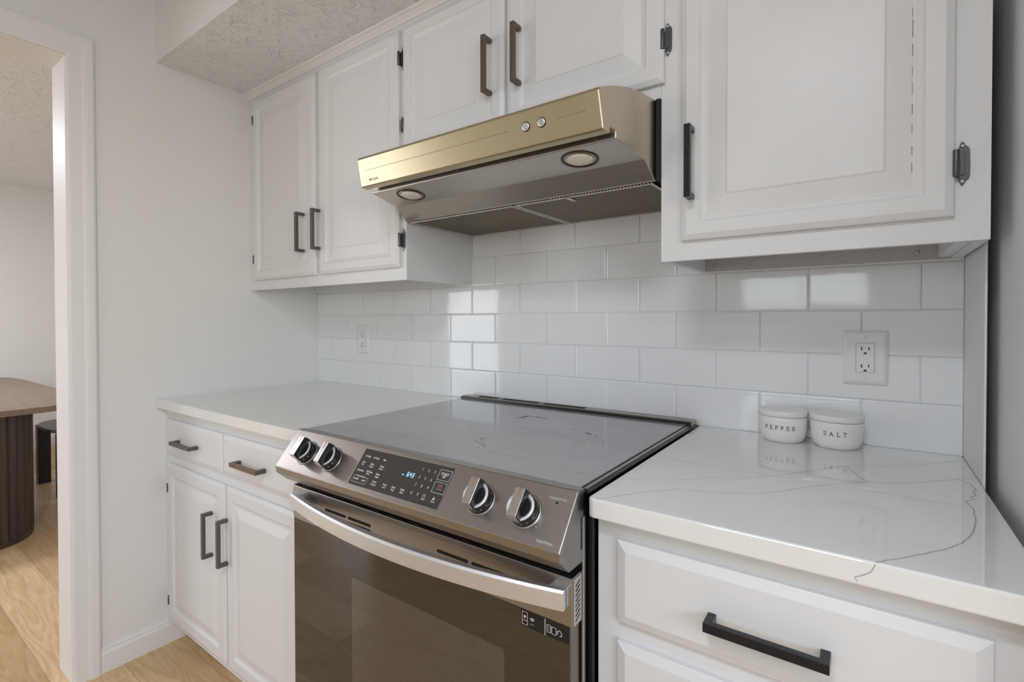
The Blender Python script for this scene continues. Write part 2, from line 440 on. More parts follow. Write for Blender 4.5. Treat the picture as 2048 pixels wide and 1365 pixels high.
def window(name, W, panes):
    x0, x1, z0, z1 = W
    b = MB(); t = .045; y0, y1 = REAR-.10, REAR-.04
    b.box(x0, x1, y0, y1, z0, z0+t); b.box(x0, x1, y0, y1, z1-t, z1)
    b.box(x0, x0+t, y0, y1, z0+t, z1-t); b.box(x1-t, x1, y0, y1, z0+t, z1-t)
    for k in range(1, panes):
        xm = x0 + (x1-x0)*k/panes; b.box(xm-t*.5, xm+t*.5, y0, y1, z0+t, z1-t)
    o = struct(b.build(name, 'trim', bevel=.003))
    box('window_pane', 'glass', x0+t, x1-t, REAR-.074, REAR-.068, z0+t, z1-t, parent=o)
    c = MB(); q = .07
    c.box(x0-q, x1+q, REAR, REAR+.018, z1, z1+q); c.box(x0-q, x0, REAR, REAR+.018, z0-q, z1); c.box(x1, x1+q, REAR, REAR+.018, z0-q, z1)
    c.box(x0, x1, REAR, REAR+.018, z0-q, z0)
    c.build('window_casing', 'trim', o, .003)
window('window_1', WIN_K, 2)
window('window_2', WIN_D, 2)
# soffit over the cabinets
so = box('ceiling_soffit', 'ceiling', 0, XR, -.7135, .010, 2.186, CH); struct(so)
so.data.materials.append(MT['wall'])
for p in so.data.polygons:
    if abs(p.normal.z) < .5: p.material_index = 1
# cased opening: jambs and casing
d = MB()
jt = .016
d.box(-WT-.013, .001, OY0, OY0+jt, 0, OZ+jt); d.box(-WT-.013, .001, OY1-jt, OY1, 0, OZ+jt)
d.box(-WT-.013, .001, OY1, OY0, OZ, OZ+jt)
dj = struct(d.build('door_1', 'trim', bevel=.0015))
cp = [(0,0),(0,.010),(.005,.0125),(.040,.014),(.046,.0165),(.056,.018),(.070,.018),(.076,.015),(.078,.010),(.078,0)]
def casing(side):
    sgn = 1 if side > 0 else -1
    xb = 0 if side > 0 else -WT-.0
    b = MB()
    # mitred frame: two legs and a head
    def quadring(i):
        o_, h = cp[i]
        return o_, xb + sgn*h
    L = []
    for (o_, h) in cp:
        x = xb + sgn*h
        r = .004
        L.append([b.bm.verts.new(p) for p in ((x, OY0+r+o_, 0), (x, OY0+r+o_, OZ+r+o_), (x, OY1-r-o_, OZ+r+o_), (x, OY1-r-o_, 0))])
    for a, c_ in zip(L, L[1:]):
        for k in range(3): b.bm.faces.new([a[k], a[k+1], c_[k+1], c_[k]])
    b.bm.faces.new([l[0] for l in L]); b.bm.faces.new([l[3] for l in L])
    return b.build('door_casing', 'trim', dj)
casing(1); casing(-1)
# baseboard on the left wall
bp = [(0,0),(.013,0),(.013,.066),(.010,.071),(.0085,.076),(.009,.081),(.005,.086),(0,.087)]
b = MB(); b.prism(bp, -.9135, -.6285, 'y'); struct(b.build('baseboard_left', 'trim'))
b = MB(); b.prism(bp, REAR+.0, OY1-.083, 'y'); struct(b.build('baseboard_left_rear', 'trim'))
# crown strip between upper cabinets and soffit
b = MB(); b.prism([(-.345,2.160),(-.349,2.160),(-.352,2.164),(-.352,2.168),(-.358,2.173),(-.358,2.177),(-.366,2.181),(-.368,2.186),(-.345,2.186)], 0, 2.226, 'x')
struct(b.build('trim_1', 'trim'))
# unseen ceiling fixtures added to go with the fill lights
def added_ceiling_lamp(x, y, label):
    t = thing('added_ceiling_lamp', label, 'lamp', (x, y, CH))
    MB().lathe([(.17,0),(.17,-.02),(.165,-.03)], (x,y,CH), (0,0,1)).build('base', 'trim', t)
    MB().lathe([(.215,-.03),(.225,-.038),(.21,-.052),(.14,-.057)], (x,y,CH), (0,0,1)).build('diffuser', 'lampglow', t)
added_ceiling_lamp(1.9, -2.15, 'round flush fill lamp added in the middle of the kitchen')
added_ceiling_lamp(3.2, -3.0, 'round flush fill lamp added near the rear corner of the kitchen')
added_ceiling_lamp(-2.2, -1.6, 'round flush fill lamp added over the dining table')

# ------------------------------------------------------------------ backsplash
ZC = .932
P_T, R_T, V0, GAP = .2052, .1036, .11346, .0022
tb = MB()
tb.mi = 1; tb.box(0.0005, 2.2325, .0035, .0095, ZC, 1.66)
tb.box(0.0005, 2.2325, -.0012, .0036, ZC+.0001, ZC+.0016)
tb.mi = 0
def tile(x0, x1, z0, z1, ty, tx):
    cx, cz = (x0+x1)/2, (z0+z1)/2
    prof = [(0, .0035, 1), (0, .0012, 1), (.0012, .0004, 1), (.0035, 0, 1)]
    R = []
    for ins, y, _ in prof:
        R.append([tb.bm.verts.new((px, y + (px-cx)*tx + (pz-cz)*ty if y < .003 else y, pz)) for px, pz in ((x0+ins,z0+ins),(x1-ins,z0+ins),(x1-ins,z1-ins),(x0+ins,z1-ins))])
    for a, c_ in zip(R, R[1:]):
        for k in range(4):
            f = tb.bm.faces.new([a[k], a[(k+1)%4], c_[(k+1)%4], c_[k]]); f.material_index = 0
    f = tb.bm.faces.new(R[-1]); f.material_index = 0
for r_ in range(7):
    zt = ZC + .10542 + R_T*r_; z0 = zt - R_T + GAP/2; z1 = zt - GAP/2
    if r_ == 0: z0 = ZC + .0003
    off = V0 - P_T*2 + (P_T*.5 if r_ % 2 == 0 else 0)
    for k in range(14):
        x0 = off + k*P_T + GAP/2; x1 = x0 + P_T - GAP
        x0 = max(x0, .001); x1 = min(x1, 2.2325)
        if x1 - x0 < .012: continue
        tile(x0, x1, z0, z1, random.uniform(-.0035, .0035), random.uniform(-.0025, .0025))
bs = tb.build('tile_backsplash', ['tile', 'grout'])
tag(bs, 'white glossy subway tile backsplash between worktops and upper cabinets', 'backsplash')

# ------------------------------------------------------------------ worktops
def slab(x0, x1, rleft=False):
    b = MB(); r = .007
    zb = .8990; yf = -.727
    pts = [(x0, -.0002), (x1, -.0002), (x1, yf)]
    if rleft:
        pts += [(x0 + .010, yf), (x0+.004, yf+.0015), (x0+.001, yf+.005), (x0, yf+.010)]
    else: pts += [(x0, yf)]
    b.prism(pts, zb, ZC, 'z')
    return b
VE = [([(1.7303,-.7268),(1.7809,-.6438),(1.8229,-.591),(1.8743,-.5733),(1.9345,-.5322),(1.9717,-.4804),(1.9903,-.4457),(2.0438,-.3757),(2.0786,-.3412),(2.1166,-.322),(2.1553,-.2808),(2.2029,-.2214),(2.2308,-.1919)], .0013, 1),
 ([(1.7225,-.5973),(1.7661,-.5726),(1.8152,-.5302),(1.8423,-.4938),(1.8926,-.4618),(1.9471,-.392),(2.0031,-.3031),(2.0423,-.2376),(2.0788,-.2134),(2.1487,-.1541),(2.1853,-.1027),(2.2318,-.038)], .0013, 1),
 ([(2.0423,-.2376),(2.047,-.258),(2.0549,-.2831),(2.064,-.318),(2.0772,-.3423)], .0016, 1),
 ([(1.7255,-.2303),(1.7851,-.2026),(1.8249,-.2426),(1.8885,-.242),(1.947,-.2321),(1.9988,-.2305)], .0010, 2),
 ([(1.7722,-.1938),(1.8052,-.1421),(1.869,-.0723)], .0010, 2),
 ([(2.2029,-.2214),(2.2163,-.247),(2.2197,-.2882),(2.214,-.30),(2.2145,-.325),(2.206,-.343),(2.212,-.348),(2.1975,-.3696),(2.2023,-.4106),(2.1971,-.4793),(2.188,-.533),(2.1721,-.5877),(2.166,-.60),(2.1469,-.6355),(2.1064,-.6953),(2.0834,-.7258)], .0018, 1)]
def jitter(pts, amp, n=5):
    out = []
    for a, b in zip(pts, pts[1:]):
        for k in range(n):
            t = k/n; j = (random.uniform(-amp, amp), random.uniform(-amp, amp)) if k else (0, 0)
            out.append((a[0]+(b[0]-a[0])*t+j[0], a[1]+(b[1]-a[1])*t+j[1]))
    out.append(pts[-1]); return out
wb = slab(1.7145, 2.2325, True)
o = wb.build('worktop', 'quartz', bevel=.003, seg=3)
tag(o, 'white quartz worktop with grey veins right of the range', 'worktop')
vb = MB()
for pts, wd, mi in VE:
    vb.mi = mi-1; vb.ribbon([(x, y, ZC) for x, y in jitter(pts, .0008)], wd, (0,0,1), .00012)
vb.mi = 0
vb.ribbon([(2.083,-.727,.9295),(2.0795,-.727,.921),(2.0779,-.727,.9183),(2.071,-.727,.913),(2.0631,-.727,.9082),(2.0656,-.727,.9034)], .0013, (0,-1,0), .00012)
islands(vb, 'vein', ['vein', 'vein_soft'], o)
o = slab(.0005, .9215).build('worktop', 'quartz', bevel=.003, seg=3)
tag(o, 'white quartz worktop with faint veins left of the range, against the wall', 'worktop')
vb = MB(); vb.mi = 0
vb.ribbon([(x, y, ZC) for x, y in jitter([(.722,-.7262),(.7489,-.69),(.7595,-.6212),(.8157,-.5175),(.8096,-.3903)], .002)], .0011, (0,0,1), .00012)
for a_, b_ in (((.312,.929),(.3041,.9005)), ((.7223,.929),(.7167,.9005)), ((.8653,.929),(.8628,.9005))):
    vb.ribbon([(a_[0],-.727,a_[1]), ((a_[0]+b_[0])/2+.002,-.727,(a_[1]+b_[1])/2), (b_[0],-.727,b_[1])], .0015, (0,-1,0), .00012)
islands(vb, 'vein', ['vein_soft'], o)

# ------------------------------------------------------------------ cabinets
UY, LY = -.345, -.691
DOOR_P = [(0,0),(0,.0095),(.002,.0112),(.012,.016),(.0365,.016),(.038,.0135),(.041,.0115),(.046,.0100),(.049,.0085),(.0515,.0085),(.086,.0140),(.0895,.0160)]
LOW_P  = [(0,0),(0,.0080),(.002,.0095),(.011,.014),(.043,.014),(.046,.010),(.050,.0085),(.058,.0080),(.082,.0135),(.086,.0145)]
DRAW_P = [(0,0),(0,.0085),(.0015,.0095),(.0030,.0100),(.0150,.0145)]
def pull(parent, mt, cx, cz, length, y_face, y_front, wdt=.0125, vertical=True, label=None):
    """square bar pull: bar with two feet"""
    b = MB(); h = length/2
    th = .011
    if vertical:
        b.prism([(y_face, cz+h), (y_front, cz+h), (y_front, cz-h), (y_face, cz-h), (y_face, cz-h+th), (y_front+th, cz-h+th), (y_front+th, cz+h-th), (y_face, cz+h-th)], cx-wdt/2, cx+wdt/2, 'x')
    else:
        b.prism([(cx-h, y_face), (cx-h, y_front), (cx+h, y_front), (cx+h, y_face), (cx+h-th, y_face), (cx+h-th, y_front+th), (cx-h+th, y_front+th), (cx-h+th, y_face)], cz-wdt/2, cz+wdt/2, 'z')
    return b.build('handle', mt, parent, .0007, 2, label=label)
def hinge(parent, x, z, side, y, proud, h=.072):
    """side=+1: frame plate lies right of the door edge at x; -1: left"""
    b = MB(); s = side; hh = h/2; y -= .0004
    pl = [(.001, .55), (.004, .62), (.006, .78), (.0075, .93), (.0095, 1.0), (.012, .93), (.0135, .80), (.0165, .74), (.0185, .60), (.0190, 0)]
    full = [(a, t) for a, t in pl] + [(a, -t) for a, t in pl[::-1][1:]]
    b.prism([(x + s*a, z + t*hh) for a, t in full], y, y-.0020, 'y')
    b.prism([(x + s*.001, z-hh*.55), (x+s*.001, z+hh*.55), (x+s*.0125, z+hh*.5), (x+s*.0125, z-hh*.5)], y-.0020, y-.0042, 'y')
    b.cyl((x + s*.0015, y-proud*.70, z-hh*.60), (0,0,1), .0042, hh*1.20, 16)
    b.box(min(x+s*.001, x+s*.006), max(x+s*.001, x+s*.006), y-proud*.75, y-.002, z-hh*.45, z+hh*.45)
    o = b.build('hinge', 'hinge', parent, .0005, 2)
    for sg in (1, -1):
        sb = MB(); sb.lathe([(.0034,0),(.0030,.0010),(.0012,.0017)], (x+s*.0098, y-.0018, z+sg*hh*.80), (0,-1,0), 16)
        sb.build('screw', 'screw', o)
    return o
def cabinet_door(root, x0, x1, z0, z1, y, prof, mt='cab'):
    b = MB(); b.rings(x0, x1, z0, z1, prof, y)
    return b.build('door', mt, root, .0007, 2)

def upper(label, x0, x1, z0, z1, rail=True, fr_r=None):
    t = thing('upper_cabinet', label, 'cabinet', ((x0+x1)/2, 0, z0))
    b = MB(); th = .016; zb = z0 + .033
    yb = -.0005
    b.box(x0, x0+th, UY+.019, yb, z0, z1); b.box(x1-th, x1, UY+.019, yb, z0, z1)
    b.box(x0+th, x1-th, UY+.019, yb, zb, zb+.012); b.box(x0+th, x1-th, UY+.019, yb, z1-.012, z1)
    b.box(x0+th, x1-th, -.006, yb, zb+.012, z1-.012)
    b.build('carcass', 'cab', t)
    return t
# left upper cabinet
Z0U, ZTU = 1.352, 2.185
def face_frame(t, x0, x1, z0, z1, holes, y=UY, d=.019, mt='cab'):
    b = MB()
    xs = sorted({x0, x1, *[h[0] for h in holes], *[h[1] for h in holes]}); zs = sorted({z0, z1, *[h[2] for h in holes], *[h[3] for h in holes]})
    V = {}
    def v(i, j, k):
        key = (i, j, k)
        if key not in V: V[key] = b.bm.verts.new((xs[i], y + (d if k else 0), zs[j]))
        return V[key]
    solid = lambda i, j: 0 <= i < len(xs)-1 and 0 <= j < len(zs)-1 and not any(h[0] <= xs[i] and xs[i+1] <= h[1] and h[2] <= zs[j] and zs[j+1] <= h[3] for h in holes)
    for i in range(len(xs)-1):
        for j in range(len(zs)-1):
            if not solid(i, j): continue
            b.bm.faces.new([v(i,j,0), v(i+1,j,0), v(i+1,j+1,0), v(i,j+1,0)])
            b.bm.faces.new([v(i,j,1), v(i,j+1,1), v(i+1,j+1,1), v(i+1,j,1)])
            if not solid(i-1, j): b.bm.faces.new([v(i,j,0), v(i,j+1,0), v(i,j+1,1), v(i,j,1)])
            if not solid(i+1, j): b.bm.faces.new([v(i+1,j,0), v(i+1,j,1), v(i+1,j+1,1), v(i+1,j+1,0)])
            if not solid(i, j-1): b.bm.faces.new([v(i,j,0), v(i,j,1), v(i+1,j,1), v(i+1,j,0)])
            if not solid(i, j+1): b.bm.faces.new([v(i,j+1,0), v(i+1,j+1,0), v(i+1,j+1,1), v(i,j+1,1)])
    return b.build('face_frame', mt, t)
DT = 2.140
t = upper('white two-door upper cabinet in the left corner, beside the range hood', .0005, .9345, Z0U, 2.159)
face_frame(t, .0005, .9345, Z0U, ZTU-.0005, [(.070,.465,1.41,2.10), (.520,.895,1.41,2.10)])
dr = cabinet_door(t, .053, .4795, 1.3925, DT, UY, DOOR_P)
pull(dr, 'gunmetal', .4108, 1.5545, .148, UY-.016, UY-.053)
hinge(dr, .053, 2.066, -1, UY, .016, .056); hinge(dr, .053, 1.481, -1, UY, .016, .056)
dr = cabinet_door(t, .504, .9125, 1.3925, DT, UY, DOOR_P)
pull(dr, 'gunmetal', .5085, 1.555, .148, UY-.016, UY-.053)
hinge(dr, .9125, 2.0515, 1, UY, .016); hinge(dr, .9125, 1.479, 1, UY, .016)
# nailing rail under the left cabinet
box('hanging_rail', 'cab', .0165, .9185, -.018, -.001, Z0U, Z0U+.033, parent=t)
# short cabinet over the hood
t = upper('short white two-door upper cabinet directly above the range hood', .9350, 1.7155, 1.7125, 2.159)
face_frame(t, .9350, 1.7155, 1.7125, ZTU-.0005, [(.945,1.30,1.76,2.10), (1.335,1.71,1.76,2.10)])
dr = cabinet_door(t, .9320, 1.3110, 1.742, DT, UY, DOOR_P)
pull(dr, 'warmpull', 1.2675, 1.911, .152, UY-.016, UY-.053)
hinge(dr, .9330, 1.842, -1, UY, .016, .058)
dr = cabinet_door(t, 1.3200, 1.7240, 1.742, DT, UY, DOOR_P)
pull(dr, 'warmpull', 1.3600, 1.9125, .152, UY-.016, UY-.053)
hinge(dr, 1.7195, 1.8365, 1, UY, .016)
# right upper cabinet
t = upper('white single-door upper cabinet right of the range hood, above the outlet', 1.7160, 2.2260, Z0U, 2.159)
face_frame(t, 1.7160, 2.2260, Z0U, ZTU-.0005, [(1.775,2.165,1.41,2.10)])
dr = cabinet_door(t, 1.7605, 2.1830, 1.3930, DT, UY, DOOR_P)
pull(dr, 'blackmetal', 1.7823, 1.552, .150, UY-.016, UY-.053)
hinge(dr, 2.1830, 1.478, 1, UY, .016); hinge(dr, 2.1830, 2.04, 1, UY, .016)
cb = MB()
for k in range(9):
    za = 1.47 + k*.033 + random.uniform(0, .004); cb.box(2.1300, 2.1300+random.uniform(.0007,.0012), UY-.0094, UY-.0085, za, za+random.uniform(.012,.029))
islands(cb, 'paint_chip', 'crack', dr)
rl = box('hanging_rail', 'rawwood', 1.7325, 2.2095, -.013, -.001, Z0U+.001, Z0U+.033, parent=t, label='grey unpainted hanging rail')
for sx_ in (1.7555, 2.1575):
    MB().lathe([(.0045,0),(.0042,.0012),(.0015,.0018)], (sx_, -.013, 1.369), (0,-1,0), 20).build('screw', 'screw', rl)
box('side_cleat', 'cab', 2.190, 2.2095, UY+.02, -.0135, Z0U+.004, Z0U+.032, parent=t)

# base cabinets
def base(label, x0, x1, toe=True):
    t = thing('base_cabinet', label, 'cabinet', ((x0+x1)/2, -.35, 0))
    b = MB(); b.box(x0, x1, LY+.019, -.002, .088, .8985)
    b.build('carcass', 'cab', t)
    box('toe_kick', 'cab', x0, x1, -.628, -.60, .0, .088, parent=t)
    return t
t = base('white base cabinet with two drawers over two doors, left of the range', .0005, .9170)
face_frame(t, .0005, .9170, .088, .8985, [(.055,.44,.74,.85), (.475,.87,.74,.85), (.055,.45,.13,.68), (.49,.87,.13,.68)], y=LY)
def drawer(x0, x1, z0, z1):
    b = MB(); b.rings(x0, x1, z0, z1, DRAW_P, LY); return b.build('drawer', 'cab_h', t, .0007, 2)
dw = drawer(.0365, .4535, .7300, .8590)
pull(dw, 'gunmetal', .2182, .7890, .150, LY-.014, LY-.049, vertical=False)
dw = drawer(.4570, .8850, .7300, .8590)
pull(dw, 'warmpull', .6390, .7870, .150, LY-.014, LY-.049, vertical=False)
dr = cabinet_door(t, .0390, .4665, .1080, .6950, LY, LOW_P)
pull(dr, 'gunmetal', .3840, .5185, .149, LY-.014, LY-.049)
hinge(dr, .0390, .6004, -1, LY, .014, .056); hinge(dr, .0390, .1778, -1, LY, .014, .056)
dr = cabinet_door(t, .4750, .8850, .1080, .6950, LY, LOW_P)
pull(dr, 'gunmetal', .4835, .5185, .149, LY-.014, LY-.049)
t = base('white drawer base cabinet right of the range, under the veined worktop', 1.7185, 2.2325)
face_frame(t, 1.7185, 2.2325, .088, .8985, [(1.77,2.17,.74,.85), (1.77,2.17,.42,.68), (1.77,2.17,.13,.36)], y=LY)
dw = drawer(1.7545, 2.1870, .7280, .8630)
pull(dw, 'blackmetal', 1.9665, .7885, .146, LY-.014, LY-.049, wdt=.0135, vertical=False, label='black bar handle')
MB().lathe([(.0016,0),(.0012,.0004)], (1.9690, LY-.0138, .797), (0,-1,0), 12).build('nail_hole', 'line', dw)
drawer(1.7545, 2.1870, .4050, .6970)
drawer(1.7545, 2.1870, .1080, .3740)
# white filler panel beside the refrigerator
b = MB(); b.box(2.2330, 2.2365, -.2430, .0095, 0, 2.185)
b.build('trim_2', 'trim', bevel=.0015)['kind'] = 'structure'

# ------------------------------------------------------------------ refrigerator
t = thing('refrigerator', 'tall grey steel refrigerator at the right edge, beside the worktop', 'refrigerator', (2.72, -.36, 0))
MB().box(2.2520, 3.17, -.70, -.03, .03, 1.86).build('body', 'fridge', t, .012, 3)
box('door', 'steel', 2.2540, 2.712, -.765, -.708, .05, 1.85, parent=t, bevel=.008)
box('door', 'steel', 2.718, 3.168, -.765, -.708, .05, 1.85, parent=t, bevel=.008)
for xh in (2.68, 2.75):
    MB().cyl((xh, -.81, .7), (0,0,1), .011, .85, 20).box(xh-.008, xh+.008, -.81, -.765, .72, .75).box(xh-.008, xh+.008, -.81, -.765, 1.50, 1.53).build('handle', 'steel_light', t)
box('plinth', 'blackmatte', 2.28, 3.15, -.68, -.05, 0, .03, parent=t)

# ------------------------------------------------------------------ outlets
def outlet(cx, cz, label, s=1.0):
    t = thing('power_outlet', label, 'outlet', (cx, 0, cz))
    hw, hh = .0405, .0625
    b = MB(); b.rings(cx-hw, cx+hw, cz-hh, cz+hh, [(0,-.0005),(0,.0012),(.002,.0032),(.006,.0055),(.0095,.0062)], -.0008)
    b.build('cover_plate', 'plate', t, .0005, 2)
    y = -.0070
    b = MB(); b.rings(cx-.0172, cx+.0172, cz-.0340, cz+.0340, [(0,0),(0,.0004)], y); b.build('seam', 'line', t)
    b = MB(); b.rings(cx-.0166, cx+.0166, cz-.0334, cz+.0334, [(0,0),(0,.0010),(.0006,.0014)], y-.0002)
    rc = b.build('receptacle', 'plate', t, .0003, 2)
    ys = y-.00215
    for dz in (.0205, -.0195):
        b = MB()
        b.box(cx-.0075, cx-.0053, ys-.0002, ys+.0002, cz+dz-.0033, cz+dz+.0047)
        b.box(cx+.0053, cx+.0073, ys-.0002, ys+.0002, cz+dz-.0026, cz+dz+.0042)
        pts = [(cx+.0032*math.cos(a), cz+dz-.0118+.0044*math.sin(a)) for a in [PI*k/8 for k in range(9)]]
        b.prism(pts, ys-.0002, ys+.0002, 'y')
        b.build('socket', 'slot', rc)
    for dz in (.0484, -.0484):
        sb = MB(); sb.lathe([(.0036,0),(.0034,.0008),(.0015,.0013)], (cx, y-.0001, cz+dz), (0,-1,0), 20)
        sc_ = sb.build('screw', 'plate', t)
outlet(2.0695, 1.1345, 'white double power outlet above the salt and pepper jars')
outlet(.3365, 1.1395, 'white double power outlet on the tiles near the left corner')

# ------------------------------------------------------------------ salt and pepper jars
# a serif alphabet made of strokes (unit height)
GL = {
 'P': [[(.12,0),(.12,1)],[(0,0),(.28,0)],[(0,1),(.42,1),(.60,.88),(.60,.62),(.42,.48),(.12,.48)]],
 'E': [[(.12,0),(.12,1)],[(0,1),(.62,1),(.62,.80)],[(0,0),(.62,0),(.66,.22)],[(.12,.52),(.48,.52)],[(.48,.62),(.48,.42)]],
 'R': [[(.12,0),(.12,1)],[(0,0),(.28,0)],[(0,1),(.42,1),(.58,.88),(.58,.64),(.42,.50),(.12,.50)],[(.36,.50),(.64,.03),(.78,0)]],
 'S': [[(.56,.74),(.55,.97)],[(.55,.84),(.40,1),(.20,1),(.06,.86),(.08,.68),(.30,.54),(.50,.42),(.60,.26),(.52,.08),(.34,0),(.16,.02),(.05,.18)],[(.03,.27),(.04,.02)]],
 'A': [[(.08,0),(.38,1),(.72,0)],[(.0,0),(.20,0)],[(.58,0),(.86,0)],[(.19,.34),(.60,.34)]],
 'L': [[(.12,0),(.12,1)],[(0,1),(.28,1)],[(0,0),(.60,0),(.66,.24)]],
 'T': [[(.36,0),(.36,1)],[(.22,0),(.50,0)],[(.0,.78),(.02,1),(.70,1),(.72,.78)]],
}
def jar(cx, cy, word, label):
    t = thing('seasoning_jar', label, 'jar', (cx, cy, ZC), group='lidded stoneware seasoning jars')
    body = [(.030,0),(.036,.0008),(.0408,.0050),(.0455,.0130),(.0480,.0240),(.0492,.0380),(.0499,.0520),(.0502,.0600),(.0494,.0608),(.0465,.0612)]
    MB().lathe(body, (cx, cy, ZC), (0,0,1), 72).build('body', 'ceramic', t, smooth=True)
    lid = [(.0462,.0608),(.0466,.0622),(.0500,.0624),(.0512,.0634),(.0517,.0680),(.0520,.0740),(.0512,.0758),(.0490,.0766),(.0450,.0764),(.0405,.0745),(.030,.0738),(.012,.0736)]
    MB().lathe(lid, (cx, cy, ZC), (0,0,1), 72).build('lid', 'ceramic_lid', t, smooth=True)
    # lettering wrapped round the body
    H = .0086; gap = .0058; adv = []
    for ch in word:
        wd = max(p[0] for st in GL[ch] for p in st)*H; adv.append(wd)
    tot = sum(adv) + gap*(len(word)-1); b = MB(); s0 = -tot/2; zc = ZC + .0375
    Rj = .0482
    def wrap(s_, z):
        hh = z - ZC
        # body radius at this height
        for (ra, ha), (rb, hb) in zip(body, body[1:]):
            if ha <= hh <= hb: rr_ = ra + (rb-ra)*(hh-ha)/(hb-ha); break
        a = -PI/2 + s_/Rj - math.radians(.5)
        return Vector((cx + (rr_+.0003)*math.cos(a), cy + (rr_+.0003)*math.sin(a), z))
    for ch, wd in zip(word, adv):
        for st in GL[ch]:
            pts = []
            for (a, c_) in zip(st, st[1:]):
                for k in range(4): q = k/4; pts.append((a[0]+(c_[0]-a[0])*q, a[1]+(c_[1]-a[1])*q))
            pts.append(st[-1])
            W = [wrap(s0 + p[0]*H, zc - H/2 + p[1]*H) for p in pts]
            nr = (W[0] - Vector((cx, cy, W[0].z))).normalized()
            b.ribbon(W, .00115, nr)
        s0 += wd + gap
    b.build('lettering', 'blackmatte', t)
jar(1.9150, -.0635, 'PEPPER', 'pale grey lidded stoneware jar lettered PEPPER on the worktop')
jar(2.0190, -.0650, 'SALT', 'pale grey lidded stoneware jar lettered SALT on the worktop')

# ------------------------------------------------------------------ range
t = RG = thing('electric_range', 'slide-in electric range of dark stainless steel with glass cooktop', 'range', (1.313, -.38, 0))
RX0, RX1 = .9255, 1.7020
b = MB(); b.box(RX0+.001, RX1-.001, -.7195, -.012, .05, .9345); b.build('body', 'black', t, .001)
b = MB()
for fx in (.98, 1.65):
    for fy in (-.62, -.10): b.cyl((fx, fy, 0), (0,0,1), .018, .052, 20)
islands(b, 'levelling_foot', 'blackmatte', t)
# bright trim strips on the front corners of the body
b = MB(); b.box(RX1-.0005, RX1+.0030, -.7215, -.7135, .06, .895); b.box(RX0-.0030, RX0+.0005, -.7215, -.7135, .06, .895)
islands(b, 'corner_trim', 'steel_light', t, .001)
b = MB(); b.box(RX1+.0005, RX1+.0115, -.700, -.690, .06, .893); b.build('side_seal', 'black', t, .003, 3)
# cooktop
b = MB(); b.box(RX0-.0015, 1.7110, -.7130, -.0130, .9325, .9375); b.build('cooktop_frame', 'black', t, .001)
b = MB(); b.box(1.6985, 1.7060, -.7080, -.0450, .9375, .9395); b.build('side_rail', 'steel', t, .0006)
b = MB(); b.box(.9275, 1.6950, -.7115, -.0600, .9376, .9415)
ck = b.build('cooktop', 'cooktop', t, .0012, 3)
b = MB()
def ringm(cx, cy, r, w_=.0012):
    pts = [(cx+r*math.cos(2*PI*k/96), cy+r*math.sin(2*PI*k/96), .9416) for k in range(97)]
    b.ribbon(pts, w_, (0,0,1), 0)
ringm(1.484, -.470, .146); ringm(1.484, -.470, .106)
ringm(1.495, -.190, .085); ringm(1.125, -.500, .110); ringm(1.125, -.205, .085); ringm(1.31, -.16, .05)
islands(b, 'burner_ring', 'ring', ck)
b = MB()
def smear(pts, wd):
    q = [Vector((x, y, .9417)) for x, y in pts]; n = len(q)
    for i in range(n-1):
        tt = (q[i+1]-q[i]).normalized().cross(Vector((0,0,1)))
        wa = wd*math.sin(PI*(i+.15)/(n-.7)); wb_ = wd*math.sin(PI*(i+1.15)/(n-.7)) if i < n-2 else wd*.1
        b.face([q[i]+tt*wa, q[i]-tt*wa, q[i+1]-tt*wb_, q[i+1]+tt*wb_])
smear([(1.4764,-.3048),(1.479,-.302),(1.4825,-.3001),(1.487,-.300)], .002)
smear([(1.5219,-.3142),(1.532,-.320),(1.542,-.328),(1.5506,-.3343)], .0035)
smear([(1.555,-.336),(1.560,-.339),(1.5668,-.3421)], .0018)
smear([(1.596,-.384),(1.5985,-.3866),(1.601,-.389)], .0022)
smear([(1.29,-.262),(1.296,-.240),(1.2981,-.2171),(1.303,-.2137)], .005)
smear([(1.308,-.2135),(1.3216,-.2120),(1.34,-.215),(1.3662,-.2217)], .0026)
for k in range(7):
    a = math.radians(200 + k*6 + random.uniform(-2, 2)); r_ = .146 + random.uniform(-.01, .012)
    x_, y_ = 1.484+r_*math.cos(a), -.470+r_*math.sin(a)
    smear([(x_, y_), (x_+.006, y_-.004), (x_+.014, y_-.0085)], random.uniform(.0008, .0020))
for x_, y_ in ((1.26,-.50),(1.20,-.45),(1.33,-.40),(1.30,-.63),(1.55,-.66),(1.62,-.64),(1.24,-.39)):
    smear([(x_, y_), (x_+.002, y_+.001), (x_+.004, y_)], .0011)
b.build('burnt_smudges', 'smudge', ck)['kind'] = 'stuff'
# raised vent trim at the back
b = MB(); b.prism([(-.0600,.9376),(-.0600,.9440),(-.0540,.9500),(-.0140,.9500),(-.0140,.9376)], .9270, 1.7085, 'x')
vt = b.build('rear_vent_trim', 'steel', t, .001)
b = MB(); b.box(.9285, 1.7070, -.0612, -.0600, .9385, .9470); b.build('trim_face', 'black', vt)
b = MB()
for (xa, xb) in ((.990, 1.075), (1.090, 1.235), (1.250, 1.395)):
    for yk in (-.0455, -.0385, -.0315, -.0245): b.box(xa, xb, yk-.0022, yk+.0022, .9495, .9503)
b.box(.9480, 1.6900, -.0185, -.0170, .9495, .9503); islands(b, 'vent_slot', 'blackmatte', vt)
